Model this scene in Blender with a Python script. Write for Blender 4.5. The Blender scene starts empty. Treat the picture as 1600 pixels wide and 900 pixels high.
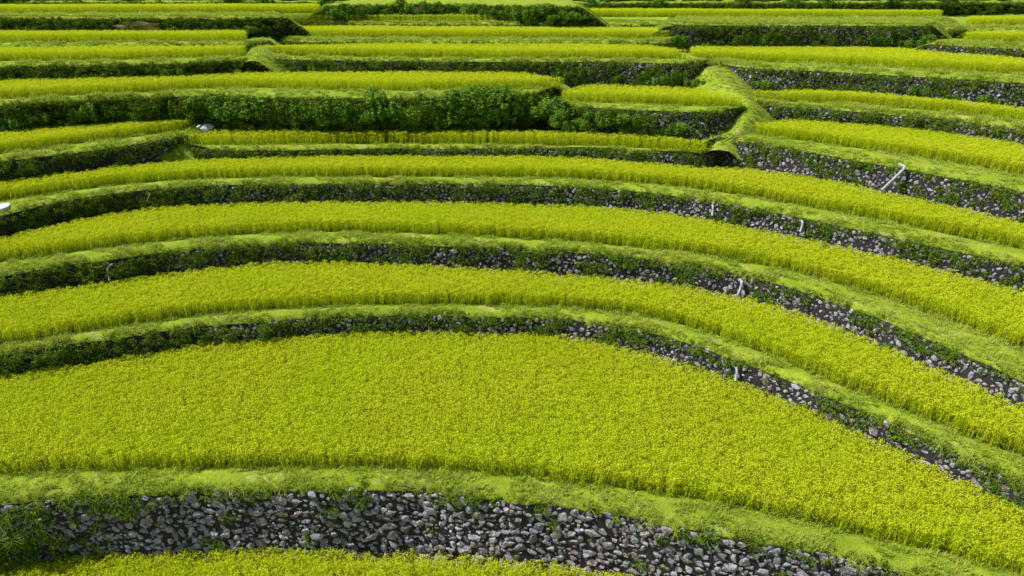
import bpy, math, random
import numpy as np
from mathutils import Vector
rng=np.random.default_rng(11); random.seed(5)
S=bpy.context.scene
S.view_settings.view_transform='Standard'; S.view_settings.look='None'; S.view_settings.exposure=0
# ------------------------------------------------------------ camera (drone)
PITCH=math.radians(24); ZC=17.4; FPX=1067.0
cam=bpy.data.cameras.new('camera'); cam.lens=24; cam.sensor_width=36; cam.clip_end=3000
co=bpy.data.objects.new('camera',cam); S.collection.objects.link(co); S.camera=co
co.location=(0,0,ZC); co.rotation_euler=(math.radians(90)-PITCH,0,0)
cp,sp=math.cos(PITCH),math.sin(PITCH)
def survey(px,py,z):
    """ground position on level z seen at a survey bearing"""
    px=np.asarray(px,float); py=np.asarray(py,float)
    u=(px-800)/FPX; v=(450-py)/FPX
    dy=cp+v*sp; dz=-sp+v*cp
    t=(z-ZC)/dz
    return u*t, dy*t
def bearing(X,Y,z):
    d=Y*cp-(z-ZC)*sp
    return 800+FPX*X/d
def cv(pts):
    xs=np.array([p[0] for p in pts],float); ys=np.array([p[1] for p in pts],float)
    d=np.diff(ys)/np.diff(xs); m=np.zeros(len(xs)); m[0]=d[0]; m[-1]=d[-1]
    if len(xs)>2: m[1:-1]=(d[:-1]+d[1:])/2
    def f(x):
        x=np.asarray(x,float); xc=np.clip(x,xs[0],xs[-1])
        i=np.clip(np.searchsorted(xs,xc,side='right')-1,0,len(xs)-2)
        h=xs[i+1]-xs[i]; t=(xc-xs[i])/h
        y=(2*t**3-3*t**2+1)*ys[i]+(t**3-2*t**2+t)*h*m[i]+(-2*t**3+3*t**2)*ys[i+1]+(t**3-t**2)*h*m[i+1]
        return y+np.where(x<xs[0],(x-xs[0])*m[0],0)+np.where(x>xs[-1],(x-xs[-1])*m[-1],0)
    return f
def wob(x,y,s=1.0,seed=0.0):
    x=np.asarray(x)/s+seed; y=np.asarray(y)/s-seed*1.7
    return (np.sin(x*1.3+y*.7+1)+np.sin(x*2.9-y*1.9+2)*.5+np.sin(x*.53+y*3.1)*.6+np.sin(x*5.7+y*4.3)*.3)/2.4
# ------------------------------------------------------------ materials
def mat(name):
    m=bpy.data.materials.new(name); m.use_nodes=True; nt=m.node_tree; nt.nodes.clear()
    out=nt.nodes.new('ShaderNodeOutputMaterial'); return m,nt,out
def N(nt,t,**k):
    n=nt.nodes.new(t)
    for a,b in k.items(): setattr(n,a,b)
    return n
def noise(nt,scale,detail=4,rough=.6):
    g=N(nt,'ShaderNodeNewGeometry'); n=N(nt,'ShaderNodeTexNoise'); n.inputs['Scale'].default_value=scale
    n.inputs['Detail'].default_value=detail; n.inputs['Roughness'].default_value=rough
    nt.links.new(g.outputs['Position'],n.inputs['Vector']); return n.outputs['Fac']
def mix(nt,f,a,b,mode='MIX'):
    n=N(nt,'ShaderNodeMix',data_type='RGBA',blend_type=mode)
    for idx,v in ((0,f),(6,a),(7,b)):
        if isinstance(v,(int,float)): n.inputs[idx].default_value=v
        elif isinstance(v,tuple): n.inputs[idx].default_value=(*v,1)
        else: nt.links.new(v,n.inputs[idx])
    return n.outputs[2]
def rng_map(nt,v,a,b,c=0.0,d=1.0):
    n=N(nt,'ShaderNodeMapRange'); nt.links.new(v,n.inputs[0])
    for i,x in enumerate((a,b,c,d)): n.inputs[i+1].default_value=x
    return n.outputs[0]
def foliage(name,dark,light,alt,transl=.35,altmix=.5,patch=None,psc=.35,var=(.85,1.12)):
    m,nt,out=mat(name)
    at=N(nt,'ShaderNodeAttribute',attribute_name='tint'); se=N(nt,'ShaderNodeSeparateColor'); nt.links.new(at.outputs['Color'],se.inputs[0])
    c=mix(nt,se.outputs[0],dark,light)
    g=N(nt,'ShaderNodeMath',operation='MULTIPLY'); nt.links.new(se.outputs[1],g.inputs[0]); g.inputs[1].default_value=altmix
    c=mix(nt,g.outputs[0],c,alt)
    if patch:
        c=mix(nt,rng_map(nt,noise(nt,psc,3),.40,.66,0,.7),c,patch)
    oi=N(nt,'ShaderNodeObjectInfo')
    v=rng_map(nt,oi.outputs['Random'],0,1,*var)
    cc=N(nt,'ShaderNodeVectorMath',operation='SCALE'); nt.links.new(c,cc.inputs[0]); nt.links.new(v,cc.inputs['Scale'])
    d=N(nt,'ShaderNodeBsdfDiffuse'); t=N(nt,'ShaderNodeBsdfTranslucent'); ms=N(nt,'ShaderNodeMixShader'); ms.inputs[0].default_value=transl
    nt.links.new(cc.outputs[0],d.inputs[0]); nt.links.new(cc.outputs[0],t.inputs[0])
    nt.links.new(d.outputs[0],ms.inputs[1]); nt.links.new(t.outputs[0],ms.inputs[2])
    nt.links.new(ms.outputs[0],out.inputs[0]); return m
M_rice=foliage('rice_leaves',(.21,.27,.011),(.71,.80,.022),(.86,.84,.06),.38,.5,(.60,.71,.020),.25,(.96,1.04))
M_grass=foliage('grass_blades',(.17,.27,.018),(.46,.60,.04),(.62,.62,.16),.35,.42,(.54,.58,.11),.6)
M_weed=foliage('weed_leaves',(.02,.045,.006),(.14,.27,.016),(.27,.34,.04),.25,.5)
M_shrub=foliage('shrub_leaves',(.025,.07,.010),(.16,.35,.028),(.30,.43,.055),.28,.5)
def m_ground():
    m,nt,out=mat('terrace_turf')
    c=mix(nt,rng_map(nt,noise(nt,1.2,6),.35,.65),(.27,.38,.02),(.44,.54,.04))
    c=mix(nt,rng_map(nt,noise(nt,.9,8,.75),.55,.67,0,.8),c,(.68,.60,.30))
    c=mix(nt,rng_map(nt,noise(nt,9,4),.3,.7,0,.55),c,(.14,.20,.02))
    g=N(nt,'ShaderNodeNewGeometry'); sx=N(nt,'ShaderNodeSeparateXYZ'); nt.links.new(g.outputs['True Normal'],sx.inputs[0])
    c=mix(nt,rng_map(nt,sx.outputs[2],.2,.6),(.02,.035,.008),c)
    p=N(nt,'ShaderNodeBsdfPrincipled'); p.inputs['Roughness'].default_value=.95; p.inputs['Specular IOR Level'].default_value=.1
    nt.links.new(c,p.inputs['Base Color'])
    b=N(nt,'ShaderNodeBump'); b.inputs['Strength'].default_value=.8; b.inputs['Distance'].default_value=.08
    nt.links.new(noise(nt,14,6,.7),b.inputs['Height']); nt.links.new(b.outputs[0],p.inputs['Normal'])
    nt.links.new(p.outputs[0],out.inputs[0]); return m
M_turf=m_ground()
def simple(name,a,b,scale,rough=.9,bump=.3):
    m,nt,out=mat(name)
    c=mix(nt,rng_map(nt,noise(nt,scale,6),.3,.7),a,b)
    p=N(nt,'ShaderNodeBsdfPrincipled'); p.inputs['Roughness'].default_value=rough; nt.links.new(c,p.inputs['Base Color'])
    bm=N(nt,'ShaderNodeBump'); bm.inputs['Strength'].default_value=bump; bm.inputs['Distance'].default_value=.03
    nt.links.new(noise(nt,scale*4,5),bm.inputs['Height']); nt.links.new(bm.outputs[0],p.inputs['Normal'])
    nt.links.new(p.outputs[0],out.inputs[0]); return m
M_soil=simple('paddy_soil',(.06,.08,.015),(.12,.15,.03),3)
M_gap=simple('wall_gap_earth',(.012,.011,.013),(.04,.035,.035),6)
M_pipe=simple('grey_white_plastic',(.30,.32,.34),(.54,.56,.58),5,.5,.05)
M_conc=simple('pale_concrete',(.5,.52,.55),(.7,.72,.75),2,.8,.2)
M_bamboo=simple('dry_bamboo',(.4,.36,.25),(.6,.55,.4),6,.7,.1)
M_earth=simple('bare_red_earth',(.22,.14,.06),(.42,.28,.15),2,.95,.5)
M_hill=simple('hill_scrub_ground',(.08,.14,.02),(.22,.32,.04),.3,.95,.6)
def m_stone():
    m,nt,out=mat('wall_stone')
    at=N(nt,'ShaderNodeAttribute',attribute_name='tint'); se=N(nt,'ShaderNodeSeparateColor'); nt.links.new(at.outputs['Color'],se.inputs[0])
    c=mix(nt,se.outputs[0],(.18,.155,.205),(.50,.455,.54))
    c=mix(nt,rng_map(nt,se.outputs[1],.76,.95,0,.75),c,(.27,.16,.13))
    c=mix(nt,rng_map(nt,noise(nt,11,6,.7),.51,.62,0,.8),c,(.82,.79,.85))
    c=mix(nt,rng_map(nt,noise(nt,7,5),.5,.3,0,.8),c,(.08,.07,.085))
    mo=N(nt,'ShaderNodeMath',operation='MULTIPLY'); nt.links.new(rng_map(nt,se.outputs[2],.88,.96),mo.inputs[0]); nt.links.new(rng_map(nt,noise(nt,9,4),.4,.55),mo.inputs[1])
    c=mix(nt,mo.outputs[0],c,(.13,.13,.015))
    p=N(nt,'ShaderNodeBsdfPrincipled'); p.inputs['Roughness'].default_value=.85; nt.links.new(c,p.inputs['Base Color'])
    b=N(nt,'ShaderNodeBump'); b.inputs['Strength'].default_value=1.0; b.inputs['Distance'].default_value=.05
    nt.links.new(noise(nt,16,6,.7),b.inputs['Height']); nt.links.new(b.outputs[0],p.inputs['Normal'])
    nt.links.new(p.outputs[0],out.inputs[0]); return m
M_stone=m_stone()
# ------------------------------------------------------------ mesh helpers
def mesh_arr(name,V,F,mats,mi=None,tint=None,extra=None,smooth=False):
    V=np.asarray(V,np.float32); F=np.asarray(F,np.int32)
    me=bpy.data.meshes.new(name); me.vertices.add(len(V)); me.vertices.foreach_set('co',V.ravel())
    if len(F):
        k=F.shape[1]; me.loops.add(F.size); me.loops.foreach_set('vertex_index',F.ravel())
        me.polygons.add(len(F)); me.polygons.foreach_set('loop_start',np.arange(0,F.size,k,dtype=np.int32))
        if mi is not None: me.polygons.foreach_set('material_index',np.asarray(mi,np.int32))
        me.polygons.foreach_set('use_smooth',np.full(len(F),smooth))
    for m in mats: me.materials.append(m)
    if tint is not None:
        a=me.attributes.new('tint','FLOAT_COLOR','POINT')
        c=np.ones((len(V),4),np.float32); c[:,:3]=tint; a.data.foreach_set('color',c.ravel())
    for nm,ty,arr in (extra or []):
        a=me.attributes.new(nm,ty,'POINT')
        a.data.foreach_set('vector' if ty=='FLOAT_VECTOR' else 'value',np.ascontiguousarray(arr).ravel())
    me.update(calc_edges=True); me.validate(); return me
def add(name,me,label=None,cat=None,kind=None,group=None,loc=None,parent=None):
    o=bpy.data.objects.new(name,me); S.collection.objects.link(o)
    if label: o['label']=label
    if cat: o['category']=cat
    if kind: o['kind']=kind
    if group: o['group']=group
    if loc is not None: o.location=loc
    if parent: o.parent=parent
    return o
# ------------------------------------------------------------ plant kits
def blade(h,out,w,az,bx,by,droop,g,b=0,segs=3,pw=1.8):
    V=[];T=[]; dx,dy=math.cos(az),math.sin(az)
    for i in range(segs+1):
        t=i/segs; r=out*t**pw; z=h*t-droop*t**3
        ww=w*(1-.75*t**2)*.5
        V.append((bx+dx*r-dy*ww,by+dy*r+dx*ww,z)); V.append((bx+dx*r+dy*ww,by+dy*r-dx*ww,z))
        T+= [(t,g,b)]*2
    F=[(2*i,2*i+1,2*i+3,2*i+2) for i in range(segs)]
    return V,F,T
def tuft(n,h,out,w,br,droop,segs=3,pw=1.8,ox=0,oy=0,s=1):
    V=[];F=[];T=[]
    for i in range(n):
        v,f,t=blade(s*random.uniform(*h),random.uniform(*out),w*random.uniform(.7,1.3),random.uniform(0,6.283),ox+random.gauss(0,br),oy+random.gauss(0,br),random.uniform(*droop),random.random()**1.5,0,segs,pw)
        o=len(V); V+=v; T+=t; F+=[tuple(a+o for a in q) for q in f]
    return V,F,T
def ricetuft(ox=0,oy=0,s=1):
    # upright stems, then short drooping leaf tips and grain heads forming the canopy
    V,F,T=tuft(9,(.45,.62),(.03,.16),.024,.05,(.0,.08),2,2.0,ox,oy,s)
    for i in range(48):
        az=random.uniform(0,6.283); r=abs(random.gauss(0,.10)); 
        low=i>33
        z=s*(.69-2.0*min(r,.2)**2-abs(random.gauss(0,.06)))
        if low: r=random.uniform(.06,.15); z=s*random.uniform(.18,.55)
        x=ox+r*math.cos(az); y=oy+r*math.sin(az)
        L=random.uniform(.04,.095)*(1.5 if low else 1); w=random.uniform(.006,.0115)
        a2=az+random.gauss(0,.5 if low else 1.0); el=random.uniform(-1.0,.75)
        dx,dy,dz=math.cos(a2)*math.cos(el)*L,math.sin(a2)*math.cos(el)*L,math.sin(el)*L
        sx,sy=-math.sin(a2)*w,math.cos(a2)*w; tl=random.uniform(-w,w)*.8
        o=len(V); V+=[(x-sx*.5,y-sy*.5,z-tl*.5),(x+sx*.5,y+sy*.5,z+tl*.5),(x+dx*.5+sx,y+dy*.5+sy,z+dz*.5+.012+tl),(x+dx*.5-sx,y+dy*.5-sy,z+dz*.5+.012-tl)]
        V+=[(x+dx,y+dy,z+dz-.01),(x+dx+sx*.2,y+dy+sy*.2,z+dz-.01)]
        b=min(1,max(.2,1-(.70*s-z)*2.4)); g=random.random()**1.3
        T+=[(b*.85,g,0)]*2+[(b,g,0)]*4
        F+=[(o,o+1,o+2,o+3),(o+3,o+2,o+5,o+4)]
    return V,F,T
def ricepatch(k,sp):
    V=[];F=[];T=[]
    for i in range(k):
        for j in range(k):
            v,f,t=ricetuft((i-(k-1)/2)*sp+random.gauss(0,sp*.2),(j-(k-1)/2)*sp+random.gauss(0,sp*.2),random.uniform(.92,1.06))
            o=len(V); V+=v; T+=t; F+=[tuple(q+o for q in g) for g in f]
    return V,F,T
def leafball(n,r,size,flat=1.0,up=.5):
    V=[];F=[];T=[]
    for i in range(n):
        d=Vector((random.gauss(0,1),random.gauss(0,1),random.gauss(0,1))).normalized()
        rr=r*random.uniform(.35,1)**.6*(1+.3*math.sin(d.x*5+d.y*3)); c=d*rr; c.z*=flat
        n_=(d+Vector((random.gauss(0,.5),random.gauss(0,.5),random.gauss(0,.4)+up))).normalized()
        a=n_.orthogonal().normalized(); a.rotate(__import__('mathutils').Quaternion(n_,random.uniform(0,6.28))); b=n_.cross(a)
        s=size*random.uniform(.6,1.4); o=len(V)
        V+=[tuple(c-a*s),tuple(c+b*s*.55),tuple(c+a*s),tuple(c-b*s*.55)]
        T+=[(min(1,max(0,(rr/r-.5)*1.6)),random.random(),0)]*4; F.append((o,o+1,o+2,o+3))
    return V,F,T
def kit(parts):
    V=[];F=[];T=[];W=[];MI=[]
    for k,((v,f,t),mi) in enumerate(parts):
        o=len(V); V+=v; T+=t; W+=[k]*len(v); F+=[tuple(a+o for a in q) for q in f]; MI+=[mi]*len(f)
    return np.array(V),np.array(F),np.array(T),np.array(W),np.array(MI),len(parts)
SPN=.18; SPF=.23
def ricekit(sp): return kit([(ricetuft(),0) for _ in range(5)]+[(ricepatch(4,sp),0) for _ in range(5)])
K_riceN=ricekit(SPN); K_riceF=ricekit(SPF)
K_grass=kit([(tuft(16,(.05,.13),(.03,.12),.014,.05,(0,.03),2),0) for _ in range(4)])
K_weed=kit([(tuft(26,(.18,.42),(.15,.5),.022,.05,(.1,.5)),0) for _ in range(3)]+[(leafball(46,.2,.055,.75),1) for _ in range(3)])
# ------------------------------------------------------------ scatter node group
ng=bpy.data.node_groups.new('plant_scatter','GeometryNodeTree')
ng.interface.new_socket('Geometry',in_out='INPUT',socket_type='NodeSocketGeometry')
ng.interface.new_socket('Geometry',in_out='OUTPUT',socket_type='NodeSocketGeometry')
gi=ng.nodes.new('NodeGroupInput'); go=ng.nodes.new('NodeGroupOutput')
def named(nm,ty):
    n=ng.nodes.new('GeometryNodeInputNamedAttribute'); n.data_type=ty; n.inputs['Name'].default_value=nm
    return [s for s in n.outputs if s.enabled and s.name=='Attribute'][0]
va=named('variant','INT')
cmpn=ng.nodes.new('FunctionNodeCompare'); cmpn.data_type='INT'; cmpn.operation='LESS_THAN'
ii=[s for s in cmpn.inputs if s.enabled]; ng.links.new(va,ii[0]); ii[1].default_value=0
sep=ng.nodes.new('GeometryNodeSeparateGeometry'); sep.domain='POINT'
ng.links.new(gi.outputs[0],sep.inputs[0]); ng.links.new(cmpn.outputs[0],sep.inputs[1])
spl=ng.nodes.new('GeometryNodeSplitToInstances'); spl.domain='POINT'
ng.links.new(sep.outputs[1],spl.inputs[0]); ng.links.new(va,spl.inputs['Group ID'])
iop=ng.nodes.new('GeometryNodeInstanceOnPoints'); ng.links.new(sep.outputs[0],iop.inputs['Points'])
ng.links.new(spl.outputs[0],iop.inputs['Instance']); iop.inputs['Pick Instance'].default_value=True
ng.links.new(named('pick','INT'),iop.inputs['Instance Index']); ng.links.new(named('rot','FLOAT_VECTOR'),iop.inputs['Rotation'])
ng.links.new(named('scl','FLOAT'),iop.inputs['Scale']); ng.links.new(iop.outputs[0],go.inputs[0])
tot={}
def scatter(name,K,P,rot,scl,pick,mats,label,cat):
    if len(P)==0: return
    tot[name]=tot.get(name,0)+len(P)
    V,F,T,W,MI,nv=K; c=P.mean(0); P=P-c; n0=len(V); n=len(P)
    VV=np.vstack([V,P]); TT=np.vstack([T,np.ones((n,3))])
    e=[('variant','INT',np.concatenate([W,-np.ones(n)]).astype(np.int32)),
       ('pick','INT',np.concatenate([np.zeros(n0),pick]).astype(np.int32)),
       ('scl','FLOAT',np.concatenate([np.ones(n0),scl]).astype(np.float32)),
       ('rot','FLOAT_VECTOR',np.vstack([np.zeros((n0,3)),rot]).astype(np.float32))]
    me=mesh_arr(name,VV,F,mats,MI,TT,e)
    o=add(name,me,label,cat,'stuff',loc=c); md=o.modifiers.new('plants','NODES'); md.node_group=ng
    return o
# ------------------------------------------------------------ terraces (surveyed curves)
T=[]
def terr(key,z,xr,rr,F,B,R,up=(),walls=(),dens=1.0,fr=1.0):
    T.append(dict(key=key,z=z,xr=xr,rr=rr,F=cv(F),B=cv(B) if B else None,R=cv(R) if R else None,up=up,walls=walls,dens=dens,fr=fr))
FW=(-450,2050)
terr('a',.2,(-700,2300),(-700,2300),[(0,1230),(800,1200),(1600,1260)],[(0,1190),(800,1160),(1600,1220)],
  [(0,864),(300,853),(600,858),(850,872),(1020,892),(1200,932),(1600,1037)],('b',))
terr('b',2.9,FW,FW,[(0,784),(150,773),(300,766),(550,763),(700,769),(800,781),(1000,808),(1200,846),(1400,886),(1600,936)],
  [(0,744),(150,738),(300,735),(560,734),(750,743),(950,765),(1150,797),(1300,830),(1450,865),(1600,903)],
  [(0,582),(150,562),(300,538),(450,522),(600,513),(750,516),(880,520),(960,533),(1060,560),(1150,590),(1250,628),(1350,673),(1450,715),(1540,752),(1600,776)],('c',),
  [(-450,1900,0,[(-450,.9),(60,.78),(170,.34),(400,.20),(1600,.14)])])
terr('c',4.25,FW,FW,[(0,550),(150,529),(300,509),(450,496),(600,490),(750,491),(880,496),(960,506),(1060,528),(1150,560),(1250,598),(1350,640),(1450,683),(1540,723),(1600,752)],
  [(0,541),(150,517),(300,496),(450,483),(600,478),(750,478),(880,482),(1000,495),(1100,520),(1200,557),(1300,597),(1400,638),(1500,680),(1600,718)],
  [(0,458),(150,440),(300,420),(450,405),(600,408),(750,415),(900,425),(1000,435),(1100,449),(1200,470),(1300,503),(1400,545),(1500,588),(1600,628)],('d',),
  [(-450,2050,2.9,[(0,1),(230,.98),(330,.85),(550,.62),(750,.48),(900,.38),(1200,.3),(1600,.42)])])
terr('d',5.65,FW,FW,[(0,428),(150,405),(300,387),(450,377),(600,378),(750,383),(900,391),(1000,401),(1100,415),(1200,436),(1300,468),(1400,505),(1500,547),(1600,592)],
  [(0,410),(150,390),(300,373),(450,364),(600,364),(750,370),(900,379),(1000,388),(1100,400),(1200,417),(1300,442),(1400,474),(1500,510),(1600,550)],
  [(0,368),(100,345),(200,327),(300,318),(450,312),(600,312),(750,313),(900,318),(1000,324),(1100,338),(1200,357),(1300,378),(1400,400),(1500,425),(1600,452)],('e',),
  [(-450,2050,4.25,[(0,1),(180,.98),(300,.8),(500,.6),(800,.5),(1300,.32),(1600,.46)])])
terr('e',7.1,FW,FW,[(0,334),(100,311),(200,297),(300,289),(450,285),(600,285),(750,285),(900,289),(1000,297),(1100,310),(1200,327),(1300,347),(1400,369),(1500,390),(1600,411)],
  [(0,315),(100,300),(200,288),(300,281),(450,277),(600,277),(750,277),(900,280),(1000,287),(1100,297),(1200,313),(1300,331),(1400,350),(1500,370),(1600,391)],
  [(0,282),(100,268),(200,256),(300,247),(450,242),(600,240),(750,240),(900,243),(1000,250),(1100,258),(1160,260),(1200,264),(1300,280),(1400,300),(1500,322),(1600,345)],('f','g','h'),
  [(-450,2050,5.65,[(0,1),(200,.97),(300,.85),(500,.7),(900,.58),(1100,.42),(1600,.52)])])
terr('f',8.72,(-450,292),(-450,300),[(0,250),(100,239),(200,227),(290,216)],[(0,241),(100,228),(200,215),(300,203)],
  [(0,200),(100,190),(200,183),(260,182),(300,188)],('i',),[(-450,285,7.1,[(0,1),(120,.97),(200,.85),(290,.8)])])
terr('h',8.12,(262,1128),(287,1104),[(260,234),(600,230),(900,231),(1000,236),(1128,248)],[(285,228),(600,225),(800,227),(1000,232),(1104,240)],
  [(285,214),(330,203),(400,200),(700,200),(900,204),(1050,211),(1104,224)],('i','j'),[(262,1128,7.1,[(262,.97),(600,.9),(900,.75),(1000,.6),(1128,.6)])])
terr('g',8.9,(1138,2050),(1178,2050),[(1138,222),(1200,227),(1300,242),(1400,259),(1500,277),(1600,297)],[(1178,210),(1300,226),(1400,241),(1500,257),(1600,276)],
  [(1178,190),(1230,184),(1300,187),(1400,195),(1500,207),(1600,222)],('k',),[(1138,2050,7.1,[(1138,.45),(1300,.55),(1450,.45),(1600,.58)])])
terr('i',10.9,(-450,868),(-450,878),[(0,160),(200,150),(320,146),(400,148),(600,150),(868,145)],[(0,156),(200,146),(350,138),(600,142),(878,138)],
  [(0,123),(200,118),(400,112),(600,110),(830,113),(878,122)],('l','m'),[(-450,868,8.1,[(0,1),(868,1)])])
terr('j',10.28,(868,1168),(878,1158),[(868,166),(1000,170),(1168,178)],[(878,159),(1000,163),(1158,169)],
  [(878,140),(910,132),(1000,133),(1100,138),(1158,150)],('m',),[(868,1168,8.12,[(868,.95),(980,.88),(1050,.7),(1168,.55)])])
terr('k',10.26,(1176,2050),(1178,2050),[(1176,165),(1300,170),(1450,182),(1600,201)],[(1178,158),(1300,162),(1450,173),(1600,191)],
  [(1178,139),(1300,139),(1450,150),(1600,165)],('n',),[(1176,2050,8.9,[(1176,.7),(1350,.85),(1600,.6)])])
terr('l',12.45,(-450,392),(-450,386),[(0,100),(200,98),(392,92)],[(0,96),(200,94),(386,88)],[(0,71),(200,70),(386,69)],('o',),[(-450,392,10.9,[(0,1),(392,1)])])
terr('m',12.28,(400,1112),(392,1070),[(400,91),(700,94),(1000,96),(1112,100)],[(392,86),(700,91),(1070,93)],
  [(392,70),(700,65),(1000,68),(1070,76)],('p',),[(405,1112,10.5,[(405,1),(750,.95),(900,.84),(1112,.7)])])
terr('n',12.0,(1118,2050),(1078,2050),[(1112,96),(1150,103),(1300,110),(1600,127)],[(1078,93),(1300,101),(1600,117)],
  [(1078,70),(1300,69),(1450,76),(1600,90)],('q','r'),[(1118,2050,10.26,[(1118,1),(1150,.98),(1165,.55),(1300,.75),(1500,.55),(1600,.55)])])
terr('o',13.2,(-450,405),(-450,386),[(0,70),(405,68)],[(0,67),(386,65)],[(0,46),(386,45)],('s',),[(-450,405,12.45,[(0,1),(1,1)])],.8)
terr('p',13.08,(425,1060),(430,1054),[(425,63),(1060,66)],[(430,58),(1054,61)],[(430,38),(1054,42)],('t',),[(425,1060,12.28,[(0,1),(1,1)])],.8)
terr('q',14.35,(1060,1478),(915,1470),[(1060,38),(1300,38),(1478,40)],[(915,26),(1470,28)],[(915,12),(1470,15)],('u',),[(1060,1478,12.0,[(1060,.95),(1250,.82),(1478,.72)])],.8)
terr('r',13.2,(1478,2050),(1505,2050),[(1440,69),(1600,75)],[(1505,65),(1600,67)],[(1505,48),(1600,46)],('v',),[(1478,2050,12.0,[(1450,.7),(1600,.7)])],.8)
terr('v',14.0,(1484,2050),(1510,2050),[(1484,44),(1600,46)],[(1510,40),(1600,41)],[(1510,24),(1600,24)],('u',),[(1484,2050,13.2,[(0,1),(1,1)])],.8)
terr('s',14.9,(-450,425),(-450,500),[(0,26),(425,26)],[(0,22),(500,20)],[(0,6),(500,5)],('u',),[(-450,425,13.2,[(0,1),(425,1)])],.8)
terr('t',13.95,(425,1060),(440,900),[(425,36),(1060,37)],[(440,35),(900,34)],[(440,24),(900,24)],('w','u'),[(425,1060,13.08,[(0,1),(1,1)])],.8)
terr('w',15.6,(505,905),None,[(505,7),(700,5),(905,9)],None,None,(),[(505,905,13.95,[(0,1),(1,1)])],.8)
terr('u',15.45,(-450,2050),None,[(0,2),(500,2),(900,3),(1600,2)],None,None,(),[(-450,2050,13.9,[(0,1),(1600,1)])],.8)
D={t['key']:t for t in T}
walldesc={'b':'tall dry-stone retaining wall of grey-violet rubble below the grass bank','c':'low dry-stone terrace wall, grassy at one end, above rice',
 'd':'curving dry-stone terrace wall with weeds growing over it','e':'long curved rubble terrace wall half hidden by weeds'}
ICO={}
import bmesh
for lv in (1,2):
    b=bmesh.new(); bmesh.ops.create_icosphere(b,subdivisions=lv,radius=1); 
    vs=np.array([v.co[:] for v in b.verts]); fs=np.array([[v.index for v in f.verts] for f in b.faces]); b.free()
    vars_=[]
    for k in range(24):
        v=np.sign(vs)*np.abs(vs)**.60
        a=rng.uniform(0,6.28,3)
        for (p,q),an in zip(((0,1),(1,2),(0,2)),a*(.05,.05,.2)):
            c_,s_=math.cos(an),math.sin(an); vp,vq=v[:,p]*c_-v[:,q]*s_,v[:,p]*s_+v[:,q]*c_; v[:,p],v[:,q]=vp,vq
        for j in range(9):
            d=rng.normal(size=3); d/=np.linalg.norm(d); c=rng.uniform(.55,.85); dt=v@d; ov=np.clip(dt-c,0,None); v-=ov[:,None]*d
        vars_.append(v*(1+.06*rng.normal(size=(len(v),1))))
    ICO[lv]=(vars_,fs)
def curve3d(t,xa,xb,step=6.0):
    px=np.arange(xa,xb+step,step); X,Y=survey(px,t['F'](px),t['z'])
    s=np.concatenate([[0],np.cumsum(np.hypot(np.diff(X),np.diff(Y)))])
    n=max(4,int(s[-1]/.25)); ss=np.linspace(0,s[-1],n)
    X2=np.interp(ss,s,X); Y2=np.interp(ss,s,Y); P2=np.interp(ss,s,px)
    # soften free ends: edge rounds back into the hill
    if t['xr'][0]>-400: Y2=Y2+2.3*np.exp(-np.abs(X2-X[0])/1.6)
    if t['xr'][1]<2000: Y2=Y2+2.3*np.exp(-np.abs(X2-X[-1])/1.6)
    Y2=Y2+(.11 if t['z']<8 else .17)*wob(X2,Y2,1.1,t['z'])+(0 if t['z']<8 else .22)*wob(X2,Y2*.2,3.3,t['z']*2)
    k=np.ones(7)/7
    tx=np.convolve(np.pad(np.gradient(X2),3,'edge'),k,'valid'); ty=np.convolve(np.pad(np.gradient(Y2),3,'edge'),k,'valid'); l=np.hypot(tx,ty)
    return ss,X2,Y2,P2,ty/l,-tx/l,tx/l,ty/l
BAT=.12
endpts=[]
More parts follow.
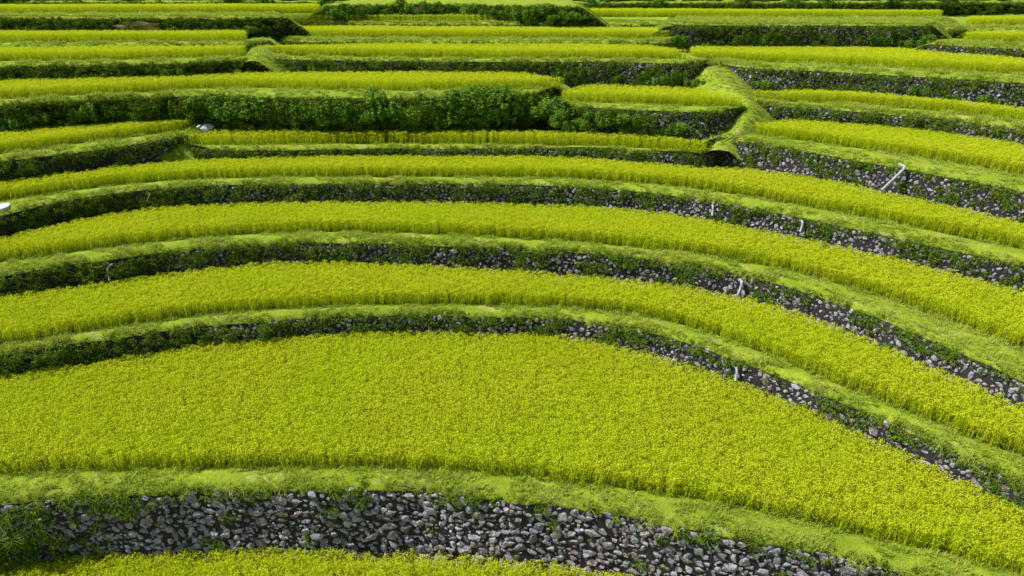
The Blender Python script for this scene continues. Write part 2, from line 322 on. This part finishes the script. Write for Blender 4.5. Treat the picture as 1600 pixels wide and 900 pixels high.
def make_slab(t):
    zl=t['walls'][0][2] if t['walls'] else t['z']-1.2
    ss,X,Y,P,nx,ny,tx,ty=curve3d(t,*t['xr'])
    z=t['z']; h=z-zl+.3
    if t['B']:
        BX,BY=survey(P,t['B'](P),z); RX,RY=survey(P,t['R'](P),z+.7)
        BY=np.maximum(BY,Y+.25)
    else:
        BX,BY=X,Y+1.5; RX,RY=X,Y+6
    rows=[]
    e=.06*wob(X,Y,.5,3)-(0 if z<8 else .08*np.clip(wob(X,Y,2.1,z),0,1))
    off=-.05
    rows.append(np.c_[X+nx*(off+BAT*h),Y+ny*(off+BAT*h),np.full_like(X,z-h)])
    rows.append(np.c_[X+nx*(off+.05),Y+ny*(off+.05),z-.38+e])
    rows.append(np.c_[X-nx*.06,Y-ny*.06,z-.16+e])
    for f,dz in ((.3,-.01),(.65,.06),(1,0)):
        rows.append(np.c_[X+(BX-X)*f,Y+(BY-Y)*f,z+dz+.05*wob(X,Y,.8,f)])
    ext=6 if z>8 else 3.5
    if 'u' in t['up']: ext=15
    rows.append(np.c_[BX,BY+.3,np.full_like(X,z-.05)])
    rows.append(np.c_[RX,np.maximum(RY,BY+.4),np.full_like(X,z-.05)])
    rows.append(np.c_[RX,np.maximum(RY,BY+.4)+ext,np.full_like(X,z-.05)])
    if t['key'] in 'uw': rows[-1]=np.c_[X,Y+14,np.full_like(X,z+.3)]
    G=np.array(rows) # r,n,3
    for side,sgn in ((0,-1),(-1,1)):
        if (side==0 and t['xr'][0]>-400) or (side==-1 and t['xr'][1]<2000):
            A=G[:,side].copy(); cols=[]; prev=A
            for q in (.15,.45,.8,1.15):
                c=A.copy(); sm=q*q*(3-2*q) if q<1 else 1.05
                c[:,0]+=sgn*(1.9*h*q+.12*wob(c[:,1],c[:,1],.6,q)); c[:,2]=np.maximum(c[:,2]-h*sm,z-h); c[0,1]+=.3*q
                cols.append(c[:,None])
                for r_ in range(len(A)-2):
                    a0,a1,b0,b1=prev[r_],prev[r_+1],c[r_],c[r_+1]
                    ar=np.linalg.norm(np.cross(b0-a0,a1-a0))
                    for _ in range(int(ar*14+random.random())):
                        u_,v_=random.random(),random.random(); endpts.append(tuple(a0*(1-u_)*(1-v_)+a1*u_*(1-v_)+b0*(1-u_)*v_+b1*u_*v_))
                prev=c
            if side==0: G=np.concatenate(cols[::-1]+[G],1)
            else: G=np.concatenate([G]+cols,1)
    r,n=G.shape[:2]; V=G.reshape(-1,3)
    a=(np.arange(r-1)[:,None]*n+np.arange(n-1)[None]); Fq=np.stack([a,a+1,a+n+1,a+n],-1)
    mi=np.zeros((r-1,n-1),int); 
    if t['rr'] and t['xr'][0]<-400 and t['xr'][1]>2000: mi[6:7]=1
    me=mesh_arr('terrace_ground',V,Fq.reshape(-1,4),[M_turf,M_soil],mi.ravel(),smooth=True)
    add('terrace_ground',me,'level terrace of turf with a mown grass bank around rice','terrace ground','structure')
def make_wall(t,xa,xb,zl,cov):
    f=lambda p:np.interp(p,[c[0] for c in cov],[c[1] for c in cov])
    ss,X,Y,P,nx,ny,tx,ty=curve3d(t,xa,xb); z=t['z']; h=z-zl+.05; L=ss[-1]
    dist=np.hypot(X,Y).mean()
    def at(s,hh,off):
        i=lambda a:np.interp(s,ss,a)
        o=.04+BAT*hh+off
        return np.stack([i(X)+i(nx)*o,i(Y)+i(ny)*o,z-.12-hh+0*o],-1)
    if min(c[1] for c in cov)<.86:
        near=t['key']=='b'; lv=2 if near else 1
        pts=[];grid={}
        cs=.45
        for r,nn in ((.18,1.0),(.13,9),(.10,35),(.075,110),(.05,130)):
            if not near and r<.06: continue
            if not near: r*=.88
            for _ in range(int(L*h*nn)):
                s=random.uniform(0,L); q=random.uniform(.05,h); rr=r*random.uniform(.85,1.15)
                if f(np.interp(s,ss,P))>.87: continue
                gx,gy=int(s/cs),int(q/cs); ok=True
                for a in (-1,0,1):
                    for b_ in (-1,0,1):
                        for (s2,q2,r2) in grid.get((gx+a,gy+b_),()):
                            if ((s-s2)/1.15)**2+((q-q2)*1.12)**2<((rr+r2)*.80)**2: ok=False;break
                        if not ok:break
                    if not ok:break
                if ok: grid.setdefault((gx,gy),[]).append((s,q,rr)); pts.append((s,q,rr))
        vars_,fs=ICO[lv]; A=np.array(pts).reshape(-1,3); VV=[];TT=[]
        i=lambda a:np.interp(A[:,0],ss,a)
        C=at(A[:,0],A[:,1],-.04); ax=np.stack([i(tx),i(ty),0*i(tx)],-1); nn_=np.stack([i(nx),i(ny),0*i(tx)],-1)
        for k in range(len(A)):
            v=vars_[random.randrange(24)]; r=A[k,2]*1.16; an=random.gauss(0,.35); ca,sa=math.cos(an),math.sin(an)
            u=v[:,0]*r*random.uniform(1.0,1.28); w=v[:,2]*r*random.uniform(.85,1.08); d=v[:,1]*min(r,.13)*random.uniform(.65,.95)
            VV.append(C[k]+ax[k]*(u*ca-w*sa)[:,None]+nn_[k]*(d+random.uniform(-.025,.025))[:,None]+np.array([0,0,1.])*(u*sa+w*ca)[:,None])
            TT.append(np.tile([random.random()**1.2,random.random(),random.random()],(len(v),1)))
        nS=len(A); nvv=len(vars_[0]); Fs=(fs[None]+(np.arange(nS)*nvv)[:,None,None]).reshape(-1,3)
        VV=np.concatenate(VV); TT=np.concatenate(TT)
        n=len(ss); b0=len(VV)
        back=np.concatenate([at(ss,np.full(n,-.02),0),at(ss,np.full(n,h),0)])
        a=np.arange(n-1); Fb=np.concatenate([np.stack([a,a+1,a+1+n],-1),np.stack([a,a+1+n,a+n],-1)])+b0
        me=mesh_arr('stone_wall',np.concatenate([VV,back]),np.concatenate([Fs,Fb]),[M_stone,M_gap],np.concatenate([np.zeros(len(Fs)),np.ones(len(Fb))]),np.concatenate([TT,np.ones((2*n,3))]))
        add('stone_wall',me,walldesc.get(t['key'],'dry-stone terrace wall overgrown with weeds above a rice field'),'stone wall',group='dry-stone terrace walls')
    # ---- weeds on face
    dn=(26 if dist<45 else 18)
    n=int(L*h*dn); s=rng.uniform(0,L,n); q=h*rng.uniform(0,1,n)**1.2
    P_=np.interp(s,ss,P); c=f(P_)
    X_=np.interp(s,ss,X)
    patch=.5+.5*wob(X_,q*1.5,.7,t['z'])
    top=np.exp(-q/.25)*(.75+.5*wob(X_,X_*0,1.3,z))
    keep=(patch<c*1.2+top*.6-.10)|(c>.97)
    s,q,c,X_=s[keep],q[keep],c[keep],X_[keep]
    A=at(s,q,0); n=len(s)
    az=np.arctan2(np.interp(s,ss,ny),np.interp(s,ss,nx))
    bul=(rng.uniform(0,.15,n)+min(.55,.3*h)*np.clip(wob(X_,q,.75,z*3)+.15,0,1))*(c>.7); A[:,0]+=np.cos(az)*bul; A[:,1]+=np.sin(az)*bul
    pk=np.where(rng.random(n)<.45,rng.integers(0,3,n),rng.integers(3,6,n))
    rot=np.zeros((n,3)); rot[:,1]=np.where(pk<3,rng.uniform(.2,.9,n),0); rot[:,2]=np.where(pk<3,az+rng.normal(0,.3,n),rng.uniform(0,6.28,n))
    sc=rng.uniform(.4,1.0,n)*(1 if dist<45 else 1.15)
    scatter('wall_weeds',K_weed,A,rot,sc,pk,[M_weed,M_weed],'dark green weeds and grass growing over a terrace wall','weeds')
    n=int(L*20*t['fr']); s=rng.uniform(0,L,n); A=at(s,rng.uniform(-.16,.10,n),rng.uniform(-.28,.02,n)); A[:,2]-=.05
    az=np.arctan2(np.interp(s,ss,ny),np.interp(s,ss,nx)); rot=np.zeros((n,3)); rot[:,1]=rng.uniform(.1,.9,n); rot[:,2]=az+rng.normal(0,.5,n)
    pk=np.where(rng.random(n)<.75,rng.integers(0,3,n),rng.integers(3,6,n))
    scatter('bank_edge_grass',K_weed,A,rot,rng.uniform(.25,.7,n)*(.5+.6*(wob(A[:,0],A[:,1],1.2)>0)),pk,[M_grass,M_weed],'grass tufts hanging over the edge of a terrace bank','grass')
def make_berm_grass(t):
    if not t['B']: return
    ss,X,Y,P,nx,ny,tx,ty=curve3d(t,*t['xr']); z=t['z']; BX,BY=survey(P,t['B'](P),z); BY=np.maximum(BY,Y+.25)
    w=np.hypot(BX-X,BY-Y).mean(); dist=np.hypot(X,Y).mean()
    d=65 if dist<32 else (34 if dist<48 else 16)
    n=int(ss[-1]*w*d); s=rng.uniform(0,ss[-1],n); f=rng.uniform(0,1.05,n)
    i=lambda a:np.interp(s,ss,a)
    A=np.stack([i(X)+(i(BX)-i(X))*f,i(Y)+(i(BY)-i(Y))*f,np.full(n,z+.02)],-1)
    keep=wob(A[:,0],A[:,1],.9,2)<.3; A=A[keep]; n=len(A)
    rot=np.zeros((n,3)); rot[:,2]=rng.uniform(0,6.28,n); rot[:,0]=rng.normal(0,.15,n)
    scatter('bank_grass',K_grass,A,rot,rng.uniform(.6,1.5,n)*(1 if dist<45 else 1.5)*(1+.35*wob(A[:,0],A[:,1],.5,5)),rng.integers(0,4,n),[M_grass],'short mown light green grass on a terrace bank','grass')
def make_rice(t):
    if not t['rr']: return
    z=t['z']; a,b=t['rr']; pp=np.arange(a,b+1,5.0)
    BX,BY=survey(pp,t['B'](pp),z); RX,RY=survey(pp,t['R'](pp),z+.7)
    for k in t['up']:
        u=D[k]; FX,FY=survey(pp,u['F'](pp),u['z']); inr=(pp>=u['xr'][0])&(pp<=u['xr'][1])
        RY=np.where(inr,np.minimum(RY,FY+.1),RY)
    RY=np.maximum(RY,BY+.9)
    d=BY.mean(); near=d<40; spc=SPN if near else SPF; K=K_riceN if near else K_riceF
    def inside(gx,gy,m=0):
        bp=bearing(gx,gy,z); yb=np.interp(bp,pp,BY); yr=np.interp(bp,pp,RY)
        # free ends taper to a rounded point
        ta=np.ones_like(bp)*9.
        if a>-400: ta=np.minimum(ta,(bp-a)/14)
        if b<2000: ta=np.minimum(ta,(b-bp)/14)
        tr=1-np.sqrt(np.clip(1-(1-np.clip(ta,0,1))**2,0,1)); mid=(yr-yb)*.5*tr
        k=(bp>a)&(bp<b)&(gy>yb+.04+.07*wob(gx,gy,.5)+m+mid*.5)&(gy<yr-m-mid*.8)
        if z<1: k&=(gy>10.5)
        return k
    x0,x1=min(BX.min(),RX.min())-1,max(BX.max(),RX.max())+1
    cell=4*spc
    cx=np.arange(x0,x1,cell); cy=np.arange(BY.min(),RY.max()+cell,cell); CX,CY=np.meshgrid(cx,cy); CX=CX.ravel(); CY=CY.ravel()
    full=np.ones(len(CX),bool); h_=cell/2
    for ax_ in (-h_,0,h_):
        for ay in (-h_,0,h_): full&=inside(CX+ax_,CY+ay,.02)
    n1=int(full.sum())
    P1=np.stack([CX[full],CY[full],np.full(n1,z-.04)],-1)
    r1=np.stack([np.zeros(n1),np.zeros(n1),rng.integers(0,4,n1)*math.pi/2],-1)
    s1=1.0+.04*wob(P1[:,0],P1[:,1],2.5,z)
    o_=(np.arange(4)-1.5)*spc; ox,oy=np.meshgrid(o_,o_)
    gx=(CX[~full][:,None]+ox.ravel()[None]).ravel(); gy=(CY[~full][:,None]+oy.ravel()[None]).ravel()
    gx=gx+rng.normal(0,spc*.25,gx.size); gy=gy+rng.normal(0,spc*.25,gy.size)
    k=inside(gx,gy); gx,gy=gx[k],gy[k]; n2=len(gx)
    P2=np.stack([gx,gy,np.full(n2,z-.04)],-1); r2=np.stack([rng.normal(0,.08,n2),rng.normal(0,.08,n2),rng.uniform(0,6.28,n2)],-1)
    s2=(1.0+.04*wob(gx,gy,2.5,z))*rng.uniform(.84,1.05,n2)
    far=1.02 if near else 1.08
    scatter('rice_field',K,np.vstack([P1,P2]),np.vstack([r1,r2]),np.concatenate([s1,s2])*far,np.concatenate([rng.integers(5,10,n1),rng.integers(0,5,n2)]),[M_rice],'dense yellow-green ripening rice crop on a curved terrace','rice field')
for t in T:
    make_slab(t)
    for w in t['walls']: make_wall(t,*w)
    make_berm_grass(t); make_rice(t)
# ------------------------------------------------------------ grassy ramps linking terrace levels
slopepts=[]
def ramp(Lp,Rp):
    n=7; rows=[]
    def fine(P):
        P=np.array(P,float); k=np.arange(len(P)); kk=np.linspace(0,len(P)-1,len(P)*4)
        X,Y=survey(P[:,0],P[:,1],P[:,2]); return np.c_[np.interp(kk,k,X),np.interp(kk,k,Y),np.interp(kk,k,P[:,2])]
    A,B=fine(Lp),fine(Rp); V=[]
    for a,b in zip(A,B):
        V.append((a[0]-1.3,a[1],a[2]-.9))
        for j in range(n):
            u=j/(n-1); p=a*(1-u)+b*u; V.append((p[0],p[1],p[2]+.10*math.sin(math.pi*u)+.06*float(wob(p[0],p[1],.9))))
        V.append((b[0]+1.3,b[1],b[2]-.9))
    m=n+2; Fq=[(r*m+c,r*m+c+1,(r+1)*m+c+1,(r+1)*m+c) for r in range(len(A)-1) for c in range(m-1)]
    Fq=[q[::-1] for q in Fq]
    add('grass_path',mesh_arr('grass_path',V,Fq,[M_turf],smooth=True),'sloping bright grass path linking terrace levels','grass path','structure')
    V=np.array(V)
    for q in Fq:
        p=V[list(q)]; ar=np.linalg.norm(np.cross(p[1]-p[0],p[3]-p[0]))
        for _ in range(int(ar*16+random.random())):
            u,v=random.random(),random.random(); slopepts.append(tuple(p[0]*(1-u)*(1-v)+p[1]*u*(1-v)+p[3]*(1-u)*v+p[2]*u*v))
ramp([(1070,84,12.2),(1108,112,11.7),(1144,140,10.9),(1164,165,10.3),(1162,190,9.6),(1142,215,8.9),(1105,236,8.2)],
     [(1092,84,12.2),(1134,104,11.8),(1166,135,10.9),(1181,165,10.3),(1184,186,9.65),(1174,210,8.95),(1140,238,8.2)])
ramp([(390,60,13.3),(394,75,12.8),(388,88,12.45),(382,98,12.15),(366,112,11.45)],[(424,60,13.3),(420,75,12.8),(410,88,12.45),(404,98,12.15),(394,112,11.45)])
ramp([(282,196,8.8),(270,212,8.45),(244,230,8.0),(222,246,7.6)],[(306,200,8.8),(294,216,8.45),(276,234,8.0),(250,248,7.6)])
A=np.array(slopepts); n=len(A); rot=np.zeros((n,3)); rot[:,2]=rng.uniform(0,6.28,n)
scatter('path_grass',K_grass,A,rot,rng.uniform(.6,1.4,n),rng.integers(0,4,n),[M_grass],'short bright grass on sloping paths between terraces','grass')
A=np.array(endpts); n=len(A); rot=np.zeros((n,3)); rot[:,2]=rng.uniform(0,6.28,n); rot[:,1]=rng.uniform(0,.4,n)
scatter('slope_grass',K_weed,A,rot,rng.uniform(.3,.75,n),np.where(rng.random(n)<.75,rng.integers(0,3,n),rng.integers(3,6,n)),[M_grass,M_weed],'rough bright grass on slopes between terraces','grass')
# ------------------------------------------------------------ shrubs
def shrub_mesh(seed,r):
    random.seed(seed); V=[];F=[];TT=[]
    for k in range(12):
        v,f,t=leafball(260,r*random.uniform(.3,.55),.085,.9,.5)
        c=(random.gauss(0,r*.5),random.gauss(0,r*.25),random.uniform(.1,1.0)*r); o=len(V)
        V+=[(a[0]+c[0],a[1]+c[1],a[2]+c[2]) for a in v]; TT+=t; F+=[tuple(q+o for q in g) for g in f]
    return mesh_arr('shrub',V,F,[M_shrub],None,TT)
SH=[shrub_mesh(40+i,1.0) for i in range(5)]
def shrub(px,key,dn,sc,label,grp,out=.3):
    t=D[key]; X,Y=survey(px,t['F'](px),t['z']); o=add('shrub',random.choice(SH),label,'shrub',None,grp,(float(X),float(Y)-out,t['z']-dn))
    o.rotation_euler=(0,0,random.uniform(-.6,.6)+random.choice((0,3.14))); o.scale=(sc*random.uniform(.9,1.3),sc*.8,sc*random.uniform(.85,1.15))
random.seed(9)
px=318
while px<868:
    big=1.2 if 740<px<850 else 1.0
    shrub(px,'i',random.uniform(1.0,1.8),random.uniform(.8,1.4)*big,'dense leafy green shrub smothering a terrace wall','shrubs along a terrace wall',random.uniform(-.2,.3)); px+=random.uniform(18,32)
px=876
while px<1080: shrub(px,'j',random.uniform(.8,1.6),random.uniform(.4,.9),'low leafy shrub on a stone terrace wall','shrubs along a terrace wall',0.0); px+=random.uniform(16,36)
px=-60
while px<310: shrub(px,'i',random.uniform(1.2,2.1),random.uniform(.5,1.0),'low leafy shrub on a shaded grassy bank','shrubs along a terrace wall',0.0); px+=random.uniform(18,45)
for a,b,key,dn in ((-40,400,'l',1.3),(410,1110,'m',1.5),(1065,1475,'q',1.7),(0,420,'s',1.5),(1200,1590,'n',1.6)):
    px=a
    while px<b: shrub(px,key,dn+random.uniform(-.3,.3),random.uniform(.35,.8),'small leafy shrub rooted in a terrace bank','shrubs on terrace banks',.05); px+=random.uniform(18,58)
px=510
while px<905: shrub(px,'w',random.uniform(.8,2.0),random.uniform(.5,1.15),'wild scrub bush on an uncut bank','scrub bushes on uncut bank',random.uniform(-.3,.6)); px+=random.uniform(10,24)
px=-100
while px<1750: shrub(px,'u',random.uniform(0,1),random.uniform(.7,1.2),'wild scrub bush on an uncut bank','scrub bushes on uncut bank',-random.uniform(0,3)); px+=random.uniform(12,26)
# ------------------------------------------------------------ tubes
def tube(name,pts,r,mat_,label,cat,loc,group=None,nseg=12):
    V=[];F=[];n=len(pts); P=[Vector(p) for p in pts]
    for i,p in enumerate(P):
        d=(P[min(i+1,n-1)]-P[max(i-1,0)]).normalized(); a=d.cross(Vector((.3,.2,.93))).normalized(); b=d.cross(a)
        rr=r*(1.18 if i in (0,n-1) else 1)
        for k in range(nseg):
            th=2*math.pi*k/nseg; V.append(tuple(p+a*rr*math.cos(th)+b*rr*math.sin(th)))
    for i in range(n-1):
        for k in range(nseg): F.append((i*nseg+k,i*nseg+(k+1)%nseg,(i+1)*nseg+(k+1)%nseg,(i+1)*nseg+k))
    me=mesh_arr(name,V,F,[mat_],smooth=True); return add(name,me,label,cat,None,group,loc)
def pipe(px,key,down,reach,lean,z0=.1,r=.05,label='short grey-white drain pipe bent out of a stone wall'):
    t=D[key]; X,Y=survey(px,t['F'](px),t['z'])
    pts=[(0,.3,0),(0,.28,0),(0,-.1,.02)]
    for k in range(6):
        a=k/5*math.pi/2; pts.append((-lean*.1*k/5,-reach-.14*math.sin(a),.02-.14*(1-math.cos(a))))
    pts+= [(-lean*.9,-reach-.22,-down+.02),(-lean,-reach-.23,-down)]
    tube('drain_pipe',pts,r,M_pipe,label,'drain pipe',(float(X),float(Y),t['z']-z0),'drain pipes in terrace walls')
pipe(1410,'g',1.15,.2,1.1,-.05,.075,'long white drain pipe bent at an elbow, leaning down to rice')
pipe(1113,'e',.45,.2,.03,.28,.06); pipe(1252,'e',.45,.2,.1,.24,.06); pipe(1158,'d',.6,.2,.15,.34,.065); pipe(1150,'c',.4,.2,.05,.34,.055); pipe(176,'d',.6,.5,-.03,.32,.05)
X,Y=survey(222,318,6.35)
tube('bamboo_stake',[(0,0,-.7),(0,0,-.68),(.25,.05,.1),(.5,.1,.55),(.51,.1,.57)],.022,M_bamboo,'thin pale bamboo stake leaning in the rice','stake',(float(X),float(Y),6.35))
# concrete apron, boulders, soil scars
X,Y=survey(0,326,7.1)
n=9; pl=[(.9*math.cos(2*math.pi*k/n)*(1+random.uniform(-.25,.3)),.75*math.sin(2*math.pi*k/n)*(1+random.uniform(-.25,.3))) for k in range(n)]
V=[(a,b,.07+.06*a) for a,b in pl]+[(a*1.05,b*1.05,-.15) for a,b in pl]
me=bpy.data.meshes.new('concrete_apron'); me.from_pydata(V,[],[list(range(n))]+[(k,k+n,(k+1)%n+n,(k+1)%n) for k in range(n)]); me.materials.append(M_conc)
add('concrete_apron',me,'pale concrete apron set in a grassy terrace bank','concrete slab',loc=(float(X)-.3,float(Y),7.1))
for (px_,py_,s_) in ((306,190,.34),(316,193,.3),(326,197,.28),(318,202,.24),(311,198,.22)):
    X,Y=survey(px_,py_,8.9); v=ICO[2][0][random.randrange(20)]*np.array([s_*1.2,s_,s_*.85])
    me=mesh_arr('boulder',v,ICO[2][1],[M_conc],smooth=False); add('boulder',me,'pale grey boulder at the end of a rice terrace','boulder',None,'pale boulders',(float(X),float(Y),8.9))
def scar(px,key,dn,w,h):
    t=D[key]; X,Y=survey(px,t['F'](px),t['z']); V=[];F=[];n=22
    for k in range(n):
        a=2*math.pi*k/n; j=random.uniform(.6,1.15); V.append((w*math.cos(a)*j,-.22-random.uniform(0,.1),h*math.sin(a)*j))
    V.append((0,-.4,0)); F=[(k,(k+1)%n,n) for k in range(n)]
    me=mesh_arr('earth_scar',V,F,[M_earth],smooth=True); add('earth_scar',me,'patch of bare reddish earth on a bank','bare earth','structure',loc=(float(X),float(Y)-.15,t['z']-dn))
scar(215,'s',.75,1.9,.45); scar(650,'w',.7,1.6,.5)
# ------------------------------------------------------------ ground sheet
xs=np.concatenate([np.linspace(-600,-80,14),np.linspace(-70,70,30),np.linspace(80,600,14)])
yk=[-400,-60,6,16,27,31,37,42,45,50,60,72,88,96,110,180,350,700]; zk=[-30,-8,-1.5,-1,1.2,2.2,3.5,5,6,8,10,11.5,13.2,15.5,20,48,95,150]
ys=np.concatenate([np.linspace(-400,0,12),np.linspace(4,110,60),np.linspace(120,700,30)])
GX,GY=np.meshgrid(xs,ys); GZ=np.interp(GY,yk,zk)+np.where(GY>100,1,0)*wob(GX,GY,14)*2.5
r,n=GX.shape; a=(np.arange(r-1)[:,None]*n+np.arange(n-1)[None]); Fq=np.stack([a,a+1,a+n+1,a+n],-1).reshape(-1,4)
add('ground',mesh_arr('ground',np.stack([GX,GY,GZ],-1).reshape(-1,3),Fq,[M_hill],smooth=True),'green hillside under and beyond the rice terraces','hillside','structure')
# ------------------------------------------------------------ light
EL=math.radians(53); sd=Vector((-math.cos(EL)*.995,math.cos(EL)*.05,math.sin(EL))).normalized()
L=bpy.data.lights.new('sun','SUN'); L.energy=5; L.angle=math.radians(.5); L.color=(1,.97,.9)
lo=bpy.data.objects.new('sun',L); S.collection.objects.link(lo); lo.rotation_euler=sd.to_track_quat('Z','Y').to_euler(); lo.location=(-40,0,60)
W=bpy.data.worlds.new('World'); S.world=W; W.use_nodes=True; nt=W.node_tree; bg=nt.nodes['Background']
sk=nt.nodes.new('ShaderNodeTexSky'); sk.sky_type='NISHITA'; sk.sun_disc=False; sk.sun_elevation=EL; sk.sun_rotation=math.atan2(sd.x,sd.y)
nt.links.new(sk.outputs[0],bg.inputs[0]); bg.inputs[1].default_value=.09
print('instances',tot)
